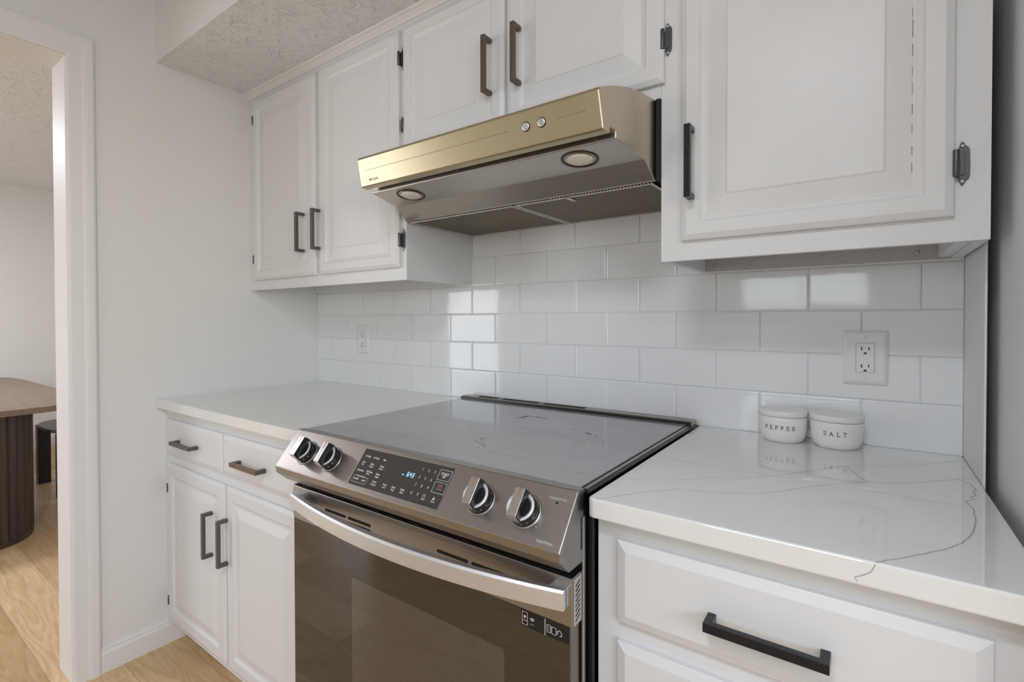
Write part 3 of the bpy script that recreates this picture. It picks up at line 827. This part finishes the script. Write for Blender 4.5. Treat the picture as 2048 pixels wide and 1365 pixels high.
# control panel
PC = Vector((0, -.738, .9425)); PD = Vector((0, -.806, .862)); SL = (PD-PC).length
pn = Vector((0, -.0805, .068)).normalized(); pdn = (PD-PC).normalized()
prof = [(-.7140,.9330),(-.7140,.9418),(-.7380,.9425),(-.8060,.8620),(-.8035,.8465),(-.7720,.8200),(-.7190,.8200),(-.7190,.9330)]
b = MB(); b.prism(prof, .9215, 1.7045, 'x')
cpn = b.build('control_panel', 'steel', t, .0018, 3)
def PP(x, v, off=0): return Vector((x, 0, 0)) + PC + pdn*(v*SL) + pn*off
def panel_quad(mb, x0, x1, v0, v1, off, r=0):
    mb.face([PP(x0,v1,off), PP(x1,v1,off), PP(x1,v0,off), PP(x0,v0,off)])
b = MB()
pts2 = []
X0, X1, V0_, V1_ = 1.1925, 1.4490, .090, .900; rr = .004
for cx_, cv_, a0 in ((X1-rr, V1_-rr/SL, 0), (X1-rr, V0_+rr/SL, 90), (X0+rr, V0_+rr/SL, 180), (X0+rr, V1_-rr/SL, 270)):
    pass
A = [PP(X0,V1_), PP(X1,V1_), PP(X1,V0_), PP(X0,V0_)]
Bv = [p + pn*.0009 for p in A]
vs = [b.bm.verts.new(p) for p in A] + [b.bm.verts.new(p) for p in Bv]
b.bm.faces.new(vs[:4][::-1]); b.bm.faces.new(vs[4:])
for k in range(4): b.bm.faces.new([vs[k], vs[(k+1)%4], vs[4+(k+1)%4], vs[4+k]])
dsp = b.build('display', 'display', cpn, .0006, 2, label='smoked glass touch display')
b = MB()
for q in ((X0,V0_,X1,V0_),(X1,V0_,X1,V1_),(X1,V1_,X0,V1_),(X0,V1_,X0,V0_)):
    b.ribbon([PP(q[0],q[1],.0004), PP(q[2],q[3],.0004)], .0014, pn)
b.build('display_border', 'steel_light', cpn)
rt, up = Vector((1,0,0)), -pdn
TX = [('Air Bake',1.2119,.253),('Air Roast',1.2381,.253),('Bake',1.2646,.253),('Broil',1.208,.394),('Hi/Lo',1.2078,.446),('Keep',1.2352,.394),('Warm',1.2355,.45),('Bread',1.2660,.394),('Proof',1.2660,.45),('Dehydrate',1.2105,.575),('Self Clean',1.2388,.563),('3 Steps',1.2360,.61),('Steam',1.2657,.568),('Clean',1.2655,.626),('Warming Center',1.2212,.694),('On/Off',1.2102,.764),('Level',1.2337,.764),('Smart',1.2660,.73),('Control',1.2662,.788),('Timer',1.2974,.73),('on/off',1.2978,.785),('Cook',1.3228,.73),('Time',1.3232,.785),('Delay',1.3488,.73),('Start',1.3487,.785),
 ('(3sec)',1.4068,.788),('(3sec)',1.4315,.785)]
b = MB()
for s_, x, v in TX:
    sz = .0058 if s_ not in ('Warming Center','(3sec)','3 Steps','Hi/Lo','on/off') else .0045
    put_text(b, s_, sz, PP(x, v, .0012), rt, up, True, .82)
for s_, x, v in (('1',1.3755,.25),('2',1.3911,.25),('3',1.4070,.25),('4',1.3749,.411),('5',1.3906,.411),('6',1.4067,.411),('7',1.3743,.568),('8',1.3904,.568),('9',1.4066,.568),('0',1.3901,.728)):
    put_text(b, s_, .0085, PP(x, v, .0012), rt, up, False, .8)
put_text(b, 'START', .0078, PP(1.4330,.247,.0012), rt, up, True, .85)
put_text(b, '/SET', .0060, PP(1.4330,.302,.0012), rt, up, True, .85)
def ring_on(x, v, r, w_=.0006, n_=16, a0=0, a1=2*PI):
    b.ribbon([PP(x, v, .0012) + rt*r*math.cos(a0+(a1-a0)*k/n_) + up*r*math.sin(a0+(a1-a0)*k/n_) for k in range(n_+1)], w_, pn)
def rect_on(x0, x1, v0, v1, w_=.0007):
    for q in ((x0,v0,x1,v0),(x1,v0,x1,v1),(x1,v1,x0,v1),(x0,v1,x0,v0)):
        b.ribbon([PP(q[0],q[1],.0012), PP(q[2],q[3],.0012)], w_, pn)
rect_on(1.4182,1.4476,.166,.369); rect_on(1.4182,1.4476,.414,.619); rect_on(1.2000,1.2438,.698,.833, .0005)
ring_on(1.3731,.728,.0021); ring_on(1.4061,.728,.0030); b.ribbon([PP(1.4061,.728,.0012), PP(1.4061,.708,.0012)], .0005, pn)
b.ribbon([PP(1.3722,.752,.0012), PP(1.3740,.752,.0012)], .0005, pn)
# padlock
b.face([PP(1.4288,.752,.0012), PP(1.4336,.752,.0012), PP(1.4336,.722,.0012), PP(1.4288,.722,.0012)])
ring_on(1.4312,.716,.0018, .0006, 8, 0, PI)
b.build('printed_legend', 'print', dsp)
b = MB(); put_text(b, 'OFF', .0078, PP(1.4330,.484,.0012), rt, up, True, .85); put_text(b, '/CLEAR', .0056, PP(1.4330,.540,.0012), rt, up, True, .85)
b.build('clear_legend', 'printdim', dsp)
# seven segment clock reading 6:43
SEG = {'6': 'acdefg', '4': 'bcfg', '3': 'abcdg'}
b = MB()
def seg7(ch, x, v):
    hw, hh = .0021, .0044; sk = .0004
    Pt = {'a':((-hw,hh),(hw,hh)),'b':((hw,hh),(hw,0)),'c':((hw,0),(hw,-hh)),'d':((-hw,-hh),(hw,-hh)),'e':((-hw,0),(-hw,-hh)),'f':((-hw,hh),(-hw,0)),'g':((-hw,0),(hw,0))}
    o_ = PP(x, v, .0013)
    for s_ in SEG[ch]:
        (a, c_), (d_, e_) = Pt[s_]
        b.ribbon([o_ + rt*(a+c_*.1)+up*c_, o_ + rt*(d_+e_*.1)+up*e_], .0009, pn)
seg7('6', 1.3440, .413); seg7('4', 1.3512, .413); seg7('3', 1.3575, .413)
for v in (.398, .428): b.ribbon([PP(1.3474, v-.004, .0013), PP(1.3474, v+.004, .0013)], .0008, pn)
put_text(b, 'am', .0042, PP(1.3310,.438,.0013), rt, up, True)
b.build('clock_digits', 'led', dsp, label='glowing blue clock digits')
# printing on the steel panel
b = MB()
put_text(b, 'COOKTOP ON', .0052, PP(1.6738,.199,.0003), rt, up, True, .9)
b.build('panel_lettering', 'printgrey', cpn); b = MB()
put_text(b, 'SmartThings', .0066, PP(1.6745,.900,.0003), rt, up, True, .85)
b.build('panel_lettering', 'printgrey', cpn)
b = MB(); b.lathe([(.0022,0),(.0018,.0004)], PP(1.6740,.262,0), pn, 20); b.build('indicator_lamp', 'black', cpn)
def knob(x, v, label=None):
    c = PP(x, v, 0)
    ring = MB(); ring.lathe([(.0310,0),(.0310,.0010),(.0296,.0022),(.0280,.0022)], c, pn, 48)
    k = ring.build('knob', 'steel', cpn, smooth=False, label=label)
    base_ = MB(); base_.lathe([(.0262,.0015),(.0272,.006),(.0268,.0165),(.0256,.0190)], c, pn, 48)
    base_.build('knob_skirt', 'knobblack', k)
    disc = MB(); disc.lathe([(.0256,.0188),(.0250,.0210),(.0195,.0200),(.0185,.0185),(.010,.0180)], c, pn, 48)
    disc.build('knob_face', 'satin_alu', k)
    # the grip bar runs down the slope
    g = MB(); W = .0112; Lh = .0268
    prof_ = [(-Lh, .017), (-Lh*1.0, .0270), (-Lh*.90, .0385), (Lh*.90, .0385), (Lh, .0270), (Lh, .017)]
    A = [g.bm.verts.new(c + up*a + pn*h - rt*W*.8 ) for a, h in prof_]
    Bq = [g.bm.verts.new(c + up*a + pn*h + rt*W*.8) for a, h in prof_]
    n_ = len(prof_)
    f = g.bm.faces.new(A); f.material_index = 1
    f = g.bm.faces.new(Bq[::-1]); f.material_index = 1
    for i in range(n_):
        f = g.bm.faces.new([A[i], Bq[i], Bq[(i+1)%n_], A[(i+1)%n_]]); f.material_index = 0
    gr = g.build('knob_grip', ['steel_light', 'knobblack'], k, .0004, 2)
    l = MB(); l.ribbon([c + up*(Lh*.90) + pn*.0387, c + up*(Lh*.35) + pn*.0387], .0016, pn); l.build('knob_pointer', 'printred', k, label='red pointer line')
    n2 = MB()
    for j, a in enumerate((-25, -50, -75, 205, 230, 25)):
        aa = math.radians(a); d_ = rt*math.cos(aa) + up*math.sin(aa)
        o2 = c + d_*.0275 + pn*.0120; tg = d_.cross(pn).normalized()
        put_text(n2, '26483L'[j], .0050, o2, -tg if tg.dot(rt) < 0 else tg, pn, True)
    n2.build('knob_numerals', 'print', k)
    return k
KX = (1.0100, 1.1030, 1.5300, 1.6230)
for kx in KX: knob(kx, .515)
b = MB()
for kx in KX:
    for a in (35, 55, -35): 
        aa = math.radians(a); p = PP(kx, .515, .0003) + rt*.035*math.cos(aa) + up*.035*math.sin(aa)
        b.ribbon([p - rt*.0012, p + rt*.0012], .0010, pn)
islands(b, 'dial_mark', 'printgrey', cpn)
# side detail of the control panel
b = MB(); b.box(1.7040, 1.7056, -.7290, -.7265, .842, .897); b.build('end_cap_groove', 'black', cpn, .0006)
# oven door
DY = -.7570
b = MB(); b.box(RX0, RX1, DY, -.7225, .7220, .8030)
od = b.build('oven_door', 'steel', t, .0015, 3, label='dark steel and tinted glass oven door')
b = MB(); b.box(RX0+.003, RX1-.003, DY+.003, -.7225, .165, .7220); b.build('door_frame', 'steel_dark', od, .001)
b = MB(); b.box(RX0+.0035, RX1-.0035, DY-.0005, DY+.0030, .1750, .7222); gl = b.build('door_glass', 'ovenglass', od, .001, label='dark tinted door glass')
b = MB(); b.box(1.1546, 1.5710, DY-.0009, DY-.0005, .26, .6360); b.build('inner_window', 'ovenwin', gl)
b = MB(); b.box(RX0+.001, RX1-.001, DY+.002, -.7225, .8028, .8036); b.build('top_vent_strip', 'blackmatte', od)
b = MB()
for k in range(12):
    xs_ = .955 + k*.0619; b.box(xs_, xs_+.0395, -.7492, -.7474, .8036, .8041)
islands(b, 'vent_slot', 'steel_light', od)
b = MB()
def rslot(x0, x1, zc, h, y):
    r = h/2; pts = [(x0+r+r*math.cos(a), zc+r*math.sin(a)) for a in [PI/2+PI*k/6 for k in range(7)]] + [(x1-r+r*math.cos(a), zc+r*math.sin(a)) for a in [-PI/2+PI*k/6 for k in range(7)]]
    b.prism(pts, y-.0003, y+.0003, 'y')
for (xa, xb) in ((1.056,1.134),(1.141,1.219),(1.412,1.490),(1.497,1.575)):
    for zz in (.7690, .7570): rslot(xa, xb, zz, .0068, DY)
islands(b, 'front_vent_slot', 'blackmatte', od)
b = MB()
pts = []
for cx_, cz_, a0 in ((1.594,.783,0),(1.037,.783,90)):
    for k in range(7): a = math.radians(a0+15*k); pts.append(Vector((cx_+.007*math.cos(a), DY, cz_+.007*math.sin(a))))
pts = [Vector((1.601, DY, .728))] + pts + [Vector((1.030, DY, .728))]
b.ribbon(pts, .0012, (0,-1,0), .0002); b.build('embossed_outline', 'steel_light', od)
b = MB(); b.box(RX1-.0002, RX1+.0012, DY+.0045, -.7235, .7225, .8005); sd = b.build('side_vent_plate', 'steel_light', od, .0005)
b = MB()
for k in range(8):
    z_ = .7305 + k*.0082
    b.ribbon([(RX1+.0014, DY+.0260, z_+.0060), (RX1+.0014, DY+.0105, z_-.0010)], .0024, (1,0,0))
islands(b, 'side_slot', 'blackmatte', sd)
# bowed bar handle
b = MB(); hx0, hx1 = .9420, 1.6965; nS = 40; zt_, zb_ = .7905, .7575
R = []
for k in range(nS+1):
    u = k/nS; x = hx0 + (hx1-hx0)*u; s_ = 1-(2*u-1)**2
    yf = -.7790 - .0500*s_; th_ = .0130 + .004*s_
    yr = yf + th_
    R.append([b.bm.verts.new(p) for p in ((x, yf+.0035, zt_), (x, yf, zt_-.0045), (x, yf, zb_), (x, yf+.003, zb_-.001), (x, yr, zb_+.002), (x, yr, zt_))])
for a, c_ in zip(R, R[1:]):
    for i in range(6):
        f = b.bm.faces.new([a[i], a[(i+1)%6], c_[(i+1)%6], c_[i]])
b.bm.faces.new(R[0]); b.bm.faces.new(R[-1][::-1])
b.box(hx0, hx0+.028, -.7700, DY+.001, zb_+.001, zt_-.0005); b.box(hx1-.028, hx1, -.7700, DY+.001, zb_+.001, zt_-.0005)
b.build('handle', 'steel_handle', od, .0008, 2, label='bowed bright steel bar handle')
# stickers on the glass (codes left out)
b = MB(); b.box(1.6060, 1.6520, DY-.0008, DY-.0005, .6935, .7215); b.box(1.6535, 1.6970, DY-.0008, DY-.0005, .6935, .7215)
st = b.build('sticker', 'black', od, label='small black sticker with white icons')
b = MB(); ys = DY-.0010
def R2(x0, x1, z0, z1, w_=.0008):
    b.ribbon([(x0,ys,z0),(x1,ys,z0)], w_, (0,-1,0)); b.ribbon([(x1,ys,z0),(x1,ys,z1)], w_, (0,-1,0)); b.ribbon([(x1,ys,z1),(x0,ys,z1)], w_, (0,-1,0)); b.ribbon([(x0,ys,z1),(x0,ys,z0)], w_, (0,-1,0))
R2(1.6085,1.6185,.6970,.7190); b.ribbon([(1.6085,ys,.7045),(1.6185,ys,.7045)], .0008, (0,-1,0))
b.prism([(1.6135+.0023*math.cos(2*PI*k/16), .7110+.0023*math.sin(2*PI*k/16)) for k in range(16)], ys-.0001, ys, 'y')
for r_ in (.0022,.0042,.0062): b.ribbon([(1.6280+r_*math.cos(a), ys, .7060+r_*math.sin(a)) for a in [math.radians(45+15*k) for k in range(7)]], .0011, (0,-1,0))
for k in (-1,0,1): b.ribbon([(1.6280+k*.003-.0006,ys,.7015),(1.6280+k*.003+.0006,ys,.7015)], .0012, (0,-1,0))
R2(1.6565,1.6635,.7010,.7130); b.ribbon([(1.658,ys,.709),(1.662,ys,.709)], .0006, (0,-1,0)); b.ribbon([(1.658,ys,.705),(1.662,ys,.705)], .0006, (0,-1,0))
R2(1.6655,1.6695,.7005,.7120); R2(1.6695,1.6735,.7005,.7120)
b.ribbon([(1.6795+.0036*math.cos(a), ys, .7065+.0036*math.sin(a)) for a in [PI*k/10 for k in range(11)]], .0010, (0,-1,0))
b.ribbon([(1.6831,ys,.7070),(1.6831,ys,.7025),(1.680,ys,.7010)], .0012, (0,-1,0)); b.ribbon([(1.6759,ys,.7070),(1.6759,ys,.7030)], .0014, (0,-1,0))
b.ribbon([(1.6527,ys,.6935),(1.6527,ys,.7215)], .0012, (0,-1,0))
b.build('sticker_icons', 'print', st)
# storage drawer and its face
b = MB(); b.box(RX0+.001, RX1-.001, DY+.004, -.7225, .055, .160); b.build('storage_drawer', 'steel', t, .002, 2)

# ------------------------------------------------------------------ range hood
t = thing('range_hood', 'stainless steel range hood, warm light painted into its colour, under the short cabinet', 'range hood', (1.32, 0, 1.53))
def xl(y, z): return .9352 + (.030*min(max((-.345-y)/.225, 0), 1.05) if y < -.345 else 0)
def xr(y, z): return 1.7045 - (.036*min(max((-.345-y)/.225, 0), 1.05) if y < -.345 else 0)
hp = [(-.0015,1.7118),(-.345,1.7118),(-.381,1.7120),(-.405,1.7118),(-.435,1.7095),(-.468,1.7050),(-.497,1.6985),(-.530,1.6890),(-.556,1.6800),(-.568,1.6750),(-.5735,1.6690),(-.5575,1.5985),(-.5545,1.5955),(-.5330,1.5935),
      (-.5320,1.6060),(-.5110,1.6040),(-.5105,1.5890),(-.3960,1.5715),(-.3500,1.5345),(-.3420,1.5330),(-.3420,1.5400),(-.0100,1.5400),(-.0100,1.5300),(-.0015,1.5300)]
b = MB(); b.prism(hp, 0, 0, 'x', xl, xr)
b.bm.faces.ensure_lookup_table()
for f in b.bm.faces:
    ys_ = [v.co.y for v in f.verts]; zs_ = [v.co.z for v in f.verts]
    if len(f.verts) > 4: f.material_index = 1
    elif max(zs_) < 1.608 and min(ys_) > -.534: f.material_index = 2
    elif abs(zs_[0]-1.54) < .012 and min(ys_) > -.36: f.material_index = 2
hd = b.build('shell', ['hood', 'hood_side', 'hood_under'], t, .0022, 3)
b = MB(); b.box(.9700, 1.6620, -.5318, -.5310, 1.5952, 1.6055)
b.build('front_slot', 'bronze', hd)
b = MB()
for k in range(4):
    x_ = 1.02 + k*.205; b.lathe([(.0022,0),(.0016,.0008)], (x_, -.5114, 1.5965), (0,-1,0), 12)
islands(b, 'rivet', 'steel_light', hd)
# front face frame of reference
fA = Vector((0,-.5735,1.6690)); fB = Vector((0,-.5575,1.5985)); fd = (fB-fA); fl = fd.length; fd.normalize(); fn_ = Vector((0, -fd.z*-1, 0))
fn_ = Vector((1,0,0)).cross(fd).normalized()
if fn_.y > 0: fn_ = -fn_
def HP(x, s_, off=0): return Vector((x,0,0)) + fA + fd*s_ + fn_*off
for i, x_ in enumerate((1.5020, 1.5400)):
    b = MB(); b.lathe([(.0105,0),(.0105,.0008),(.0094,.0008)], HP(x_,.0325), fn_, 36)
    bt = b.build('push_button', 'black', t)
    b = MB(); b.lathe([(.0092,.0006),(.0090,.0022),(.0082,.0028),(.0060,.0028)], HP(x_,.0325), fn_, 36); b.build('button_cap', 'chrome', bt)
    b = MB(); o_ = HP(x_,.0325,.0031); r1_ = Vector((1,0,0)); u1_ = -fd
    if i == 0:
        for a0 in (90, 210, 330):
            a0 = math.radians(a0+60); ctr = o_ + r1_*.0036*math.cos(a0) + u1_*.0036*math.sin(a0)
            b.ribbon([ctr + r1_*.0019*math.cos(a0-1.6+k*.4) + u1_*.0019*math.sin(a0-1.6+k*.4) for k in range(9)], .0005, fn_)
    else:
        b.ribbon([o_ + u1_*.0012 + r1_*.0026*math.cos(math.radians(-60+k*30)) + u1_*.0026*math.sin(math.radians(-60+k*30)) for k in range(11)], .0005, fn_)
        b.ribbon([o_ + r1_*.0013 + u1_*-.001, o_ + r1_*.0004 + u1_*-.0045], .0005, fn_); b.ribbon([o_ - r1_*.0013 + u1_*-.001, o_ - r1_*.0004 + u1_*-.0045], .0005, fn_)
    b.build('button_symbol', 'line', bt)
b = MB()
b.ribbon([HP(.9870,.0330,.0002), HP(1.4630,.0330,.0002)], .0010, fn_); b.ribbon([HP(1.5730,.0330,.0002), HP(1.6420,.0330,.0002)], .0010, fn_)
islands(b, 'score_line', 'brand', hd)
b = MB()
for x_ in (1.4630, 1.5730, 1.6420): b.lathe([(.0013,0),(.0010,.0004)], HP(x_,.0330), fn_, 10)
islands(b, 'score_dot', 'chrome', hd)
b = MB(); put_text(b, 'BROAN', .0092, HP(1.0180,.0600,.0003), Vector((1,0,0)), -fd, True, 1.15); b.build('brand_lettering', 'brand', hd)
# lamps in the underside
pa = Vector((0,-.5105,1.5890)); pb = Vector((0,-.3960,1.5715)); un = Vector((1,0,0)).cross((pb-pa)).normalized()
if un.z > 0: un = -un
for x_ in (1.0590, 1.5740):
    c_ = Vector((x_, 0, 0)) + pa + (pb-pa)*.48
    b = MB(); b.lathe([(.0420,0),(.0412,.0018),(.0385,.0024),(.0350,.0006),(.0290,-.004)], c_, un, 48, cap=False)
    lr = b.build('lamp_ring', 'bronze', t, smooth=True)
    b = MB(); b.lathe([(.0300,.0004),(.0285,.0030),(.0240,.0050),(.0150,.0060),(.004,.0062)], c_, un, 48); b.build('lamp_lens', 'lens', lr, smooth=True)
# grease filters
for i, (xa, xb) in enumerate(((.945, 1.327), (1.331, 1.696))):
    f_ = MB(); f_.box(xa, xb, -.3400, -.0120, 1.5310, 1.5390)
    fo = f_.build('grease_filter', 'filter', t)
    e_ = MB(); q = .009
    e_.box(xa, xb, -.3400, -.3400+q, 1.5300, 1.5312); e_.box(xa, xb, -.0120-q*.4, -.0120, 1.5300, 1.5312)
    e_.box(xa, xa+q*.8, -.3400+q, -.0120-q*.4, 1.5300, 1.5312); e_.box(xb-q*.8, xb, -.3400+q, -.0120-q*.4, 1.5300, 1.5312)
    e_.build('filter_frame', 'steel_light', fo, .0004)
    if i == 1:
        b = MB(); b.box(1.480, 1.492, -.338, -.298, 1.5282, 1.5296); b.build('pull_tab', 'hood_side', fo, .0004)
b = MB(); b.box(1.7060, 1.7150, -.352, -.006, 1.535, 1.7115); b.build('side_gasket', 'blackmatte', hd)

# ------------------------------------------------------------------ dining room
TCX, TCY = -2.62, -1.045
t = thing('dining_table', 'dark walnut dining table with rounded top and fluted pedestals, through the doorway', 'table', (TCX, TCY, 0))
def superell(cx, cy, a, b_, n_, k=96):
    out = []
    for i in range(k):
        th_ = 2*PI*i/k; c_, s_ = math.cos(th_), math.sin(th_)
        out.append((cx + a*math.copysign(abs(c_)**(2/n_), c_), cy + b_*math.copysign(abs(s_)**(2/n_), s_)))
    return out
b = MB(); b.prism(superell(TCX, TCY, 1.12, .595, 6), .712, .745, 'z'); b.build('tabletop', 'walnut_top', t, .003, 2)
for px_ in (-1.88, -3.36):
    b = MB(); a_, bb_ = .345, .315; nf = 38; pts = []
    for i in range(nf):
        for j in range(8):
            u = 2*PI*(i+j/8)/nf; bulge = .020*math.sin(PI*j/8)
            c_, s_ = math.cos(u), math.sin(u)
            X_ = a_*math.copysign(abs(c_)**.8, c_); Y_ = bb_*math.copysign(abs(s_)**.8, s_); nv = Vector((X_/a_**2, Y_/bb_**2, 0)).normalized()
            pts.append((px_+X_+nv.x*bulge, TCY+Y_+nv.y*bulge))
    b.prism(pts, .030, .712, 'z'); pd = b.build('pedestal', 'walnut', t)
    b = MB(); b.prism(superell(px_, TCY, a_+.018, bb_+.018, 2.5), 0, .031, 'z'); b.build('plinth', 'walnut', pd, .003)
t = thing('dining_chair', 'black wooden dining chair with curved seat behind the walnut table', 'chair', (-2.56, -.22, 0))
SX, SY = -2.530, -.255
b = MB(); b.prism(superell(SX, SY, .305, .255, 3.0, 64), .440, .462, 'z'); b.build('seat', 'chair', t, .006, 3)
for sx_ in (-1, 1):
    for sy_ in (-1, 1):
        lx, ly = SX + sx_*.252, SY + sy_*.19
        b = MB(); th0, th1 = .030, .030
        top_ = .440 if sy_ < 0 else .74
        b.box(lx-.032, lx+.032, ly-.040, ly+.040, 0, top_)
        b.build('leg', 'chair', t, .004)
b = MB(); pts_o = [(SX+.285*math.cos(a), SY+.02+.225*math.sin(a)) for a in [math.radians(k) for k in range(-12, 193, 6)]]
pts_i = [(SX+.258*math.cos(a), SY+.02+.198*math.sin(a)) for a in [math.radians(k) for k in range(192, -13, -6)]]
b.prism(pts_o+pts_i, .690, .775, 'z'); b.build('backrest', 'chair', t, .004)
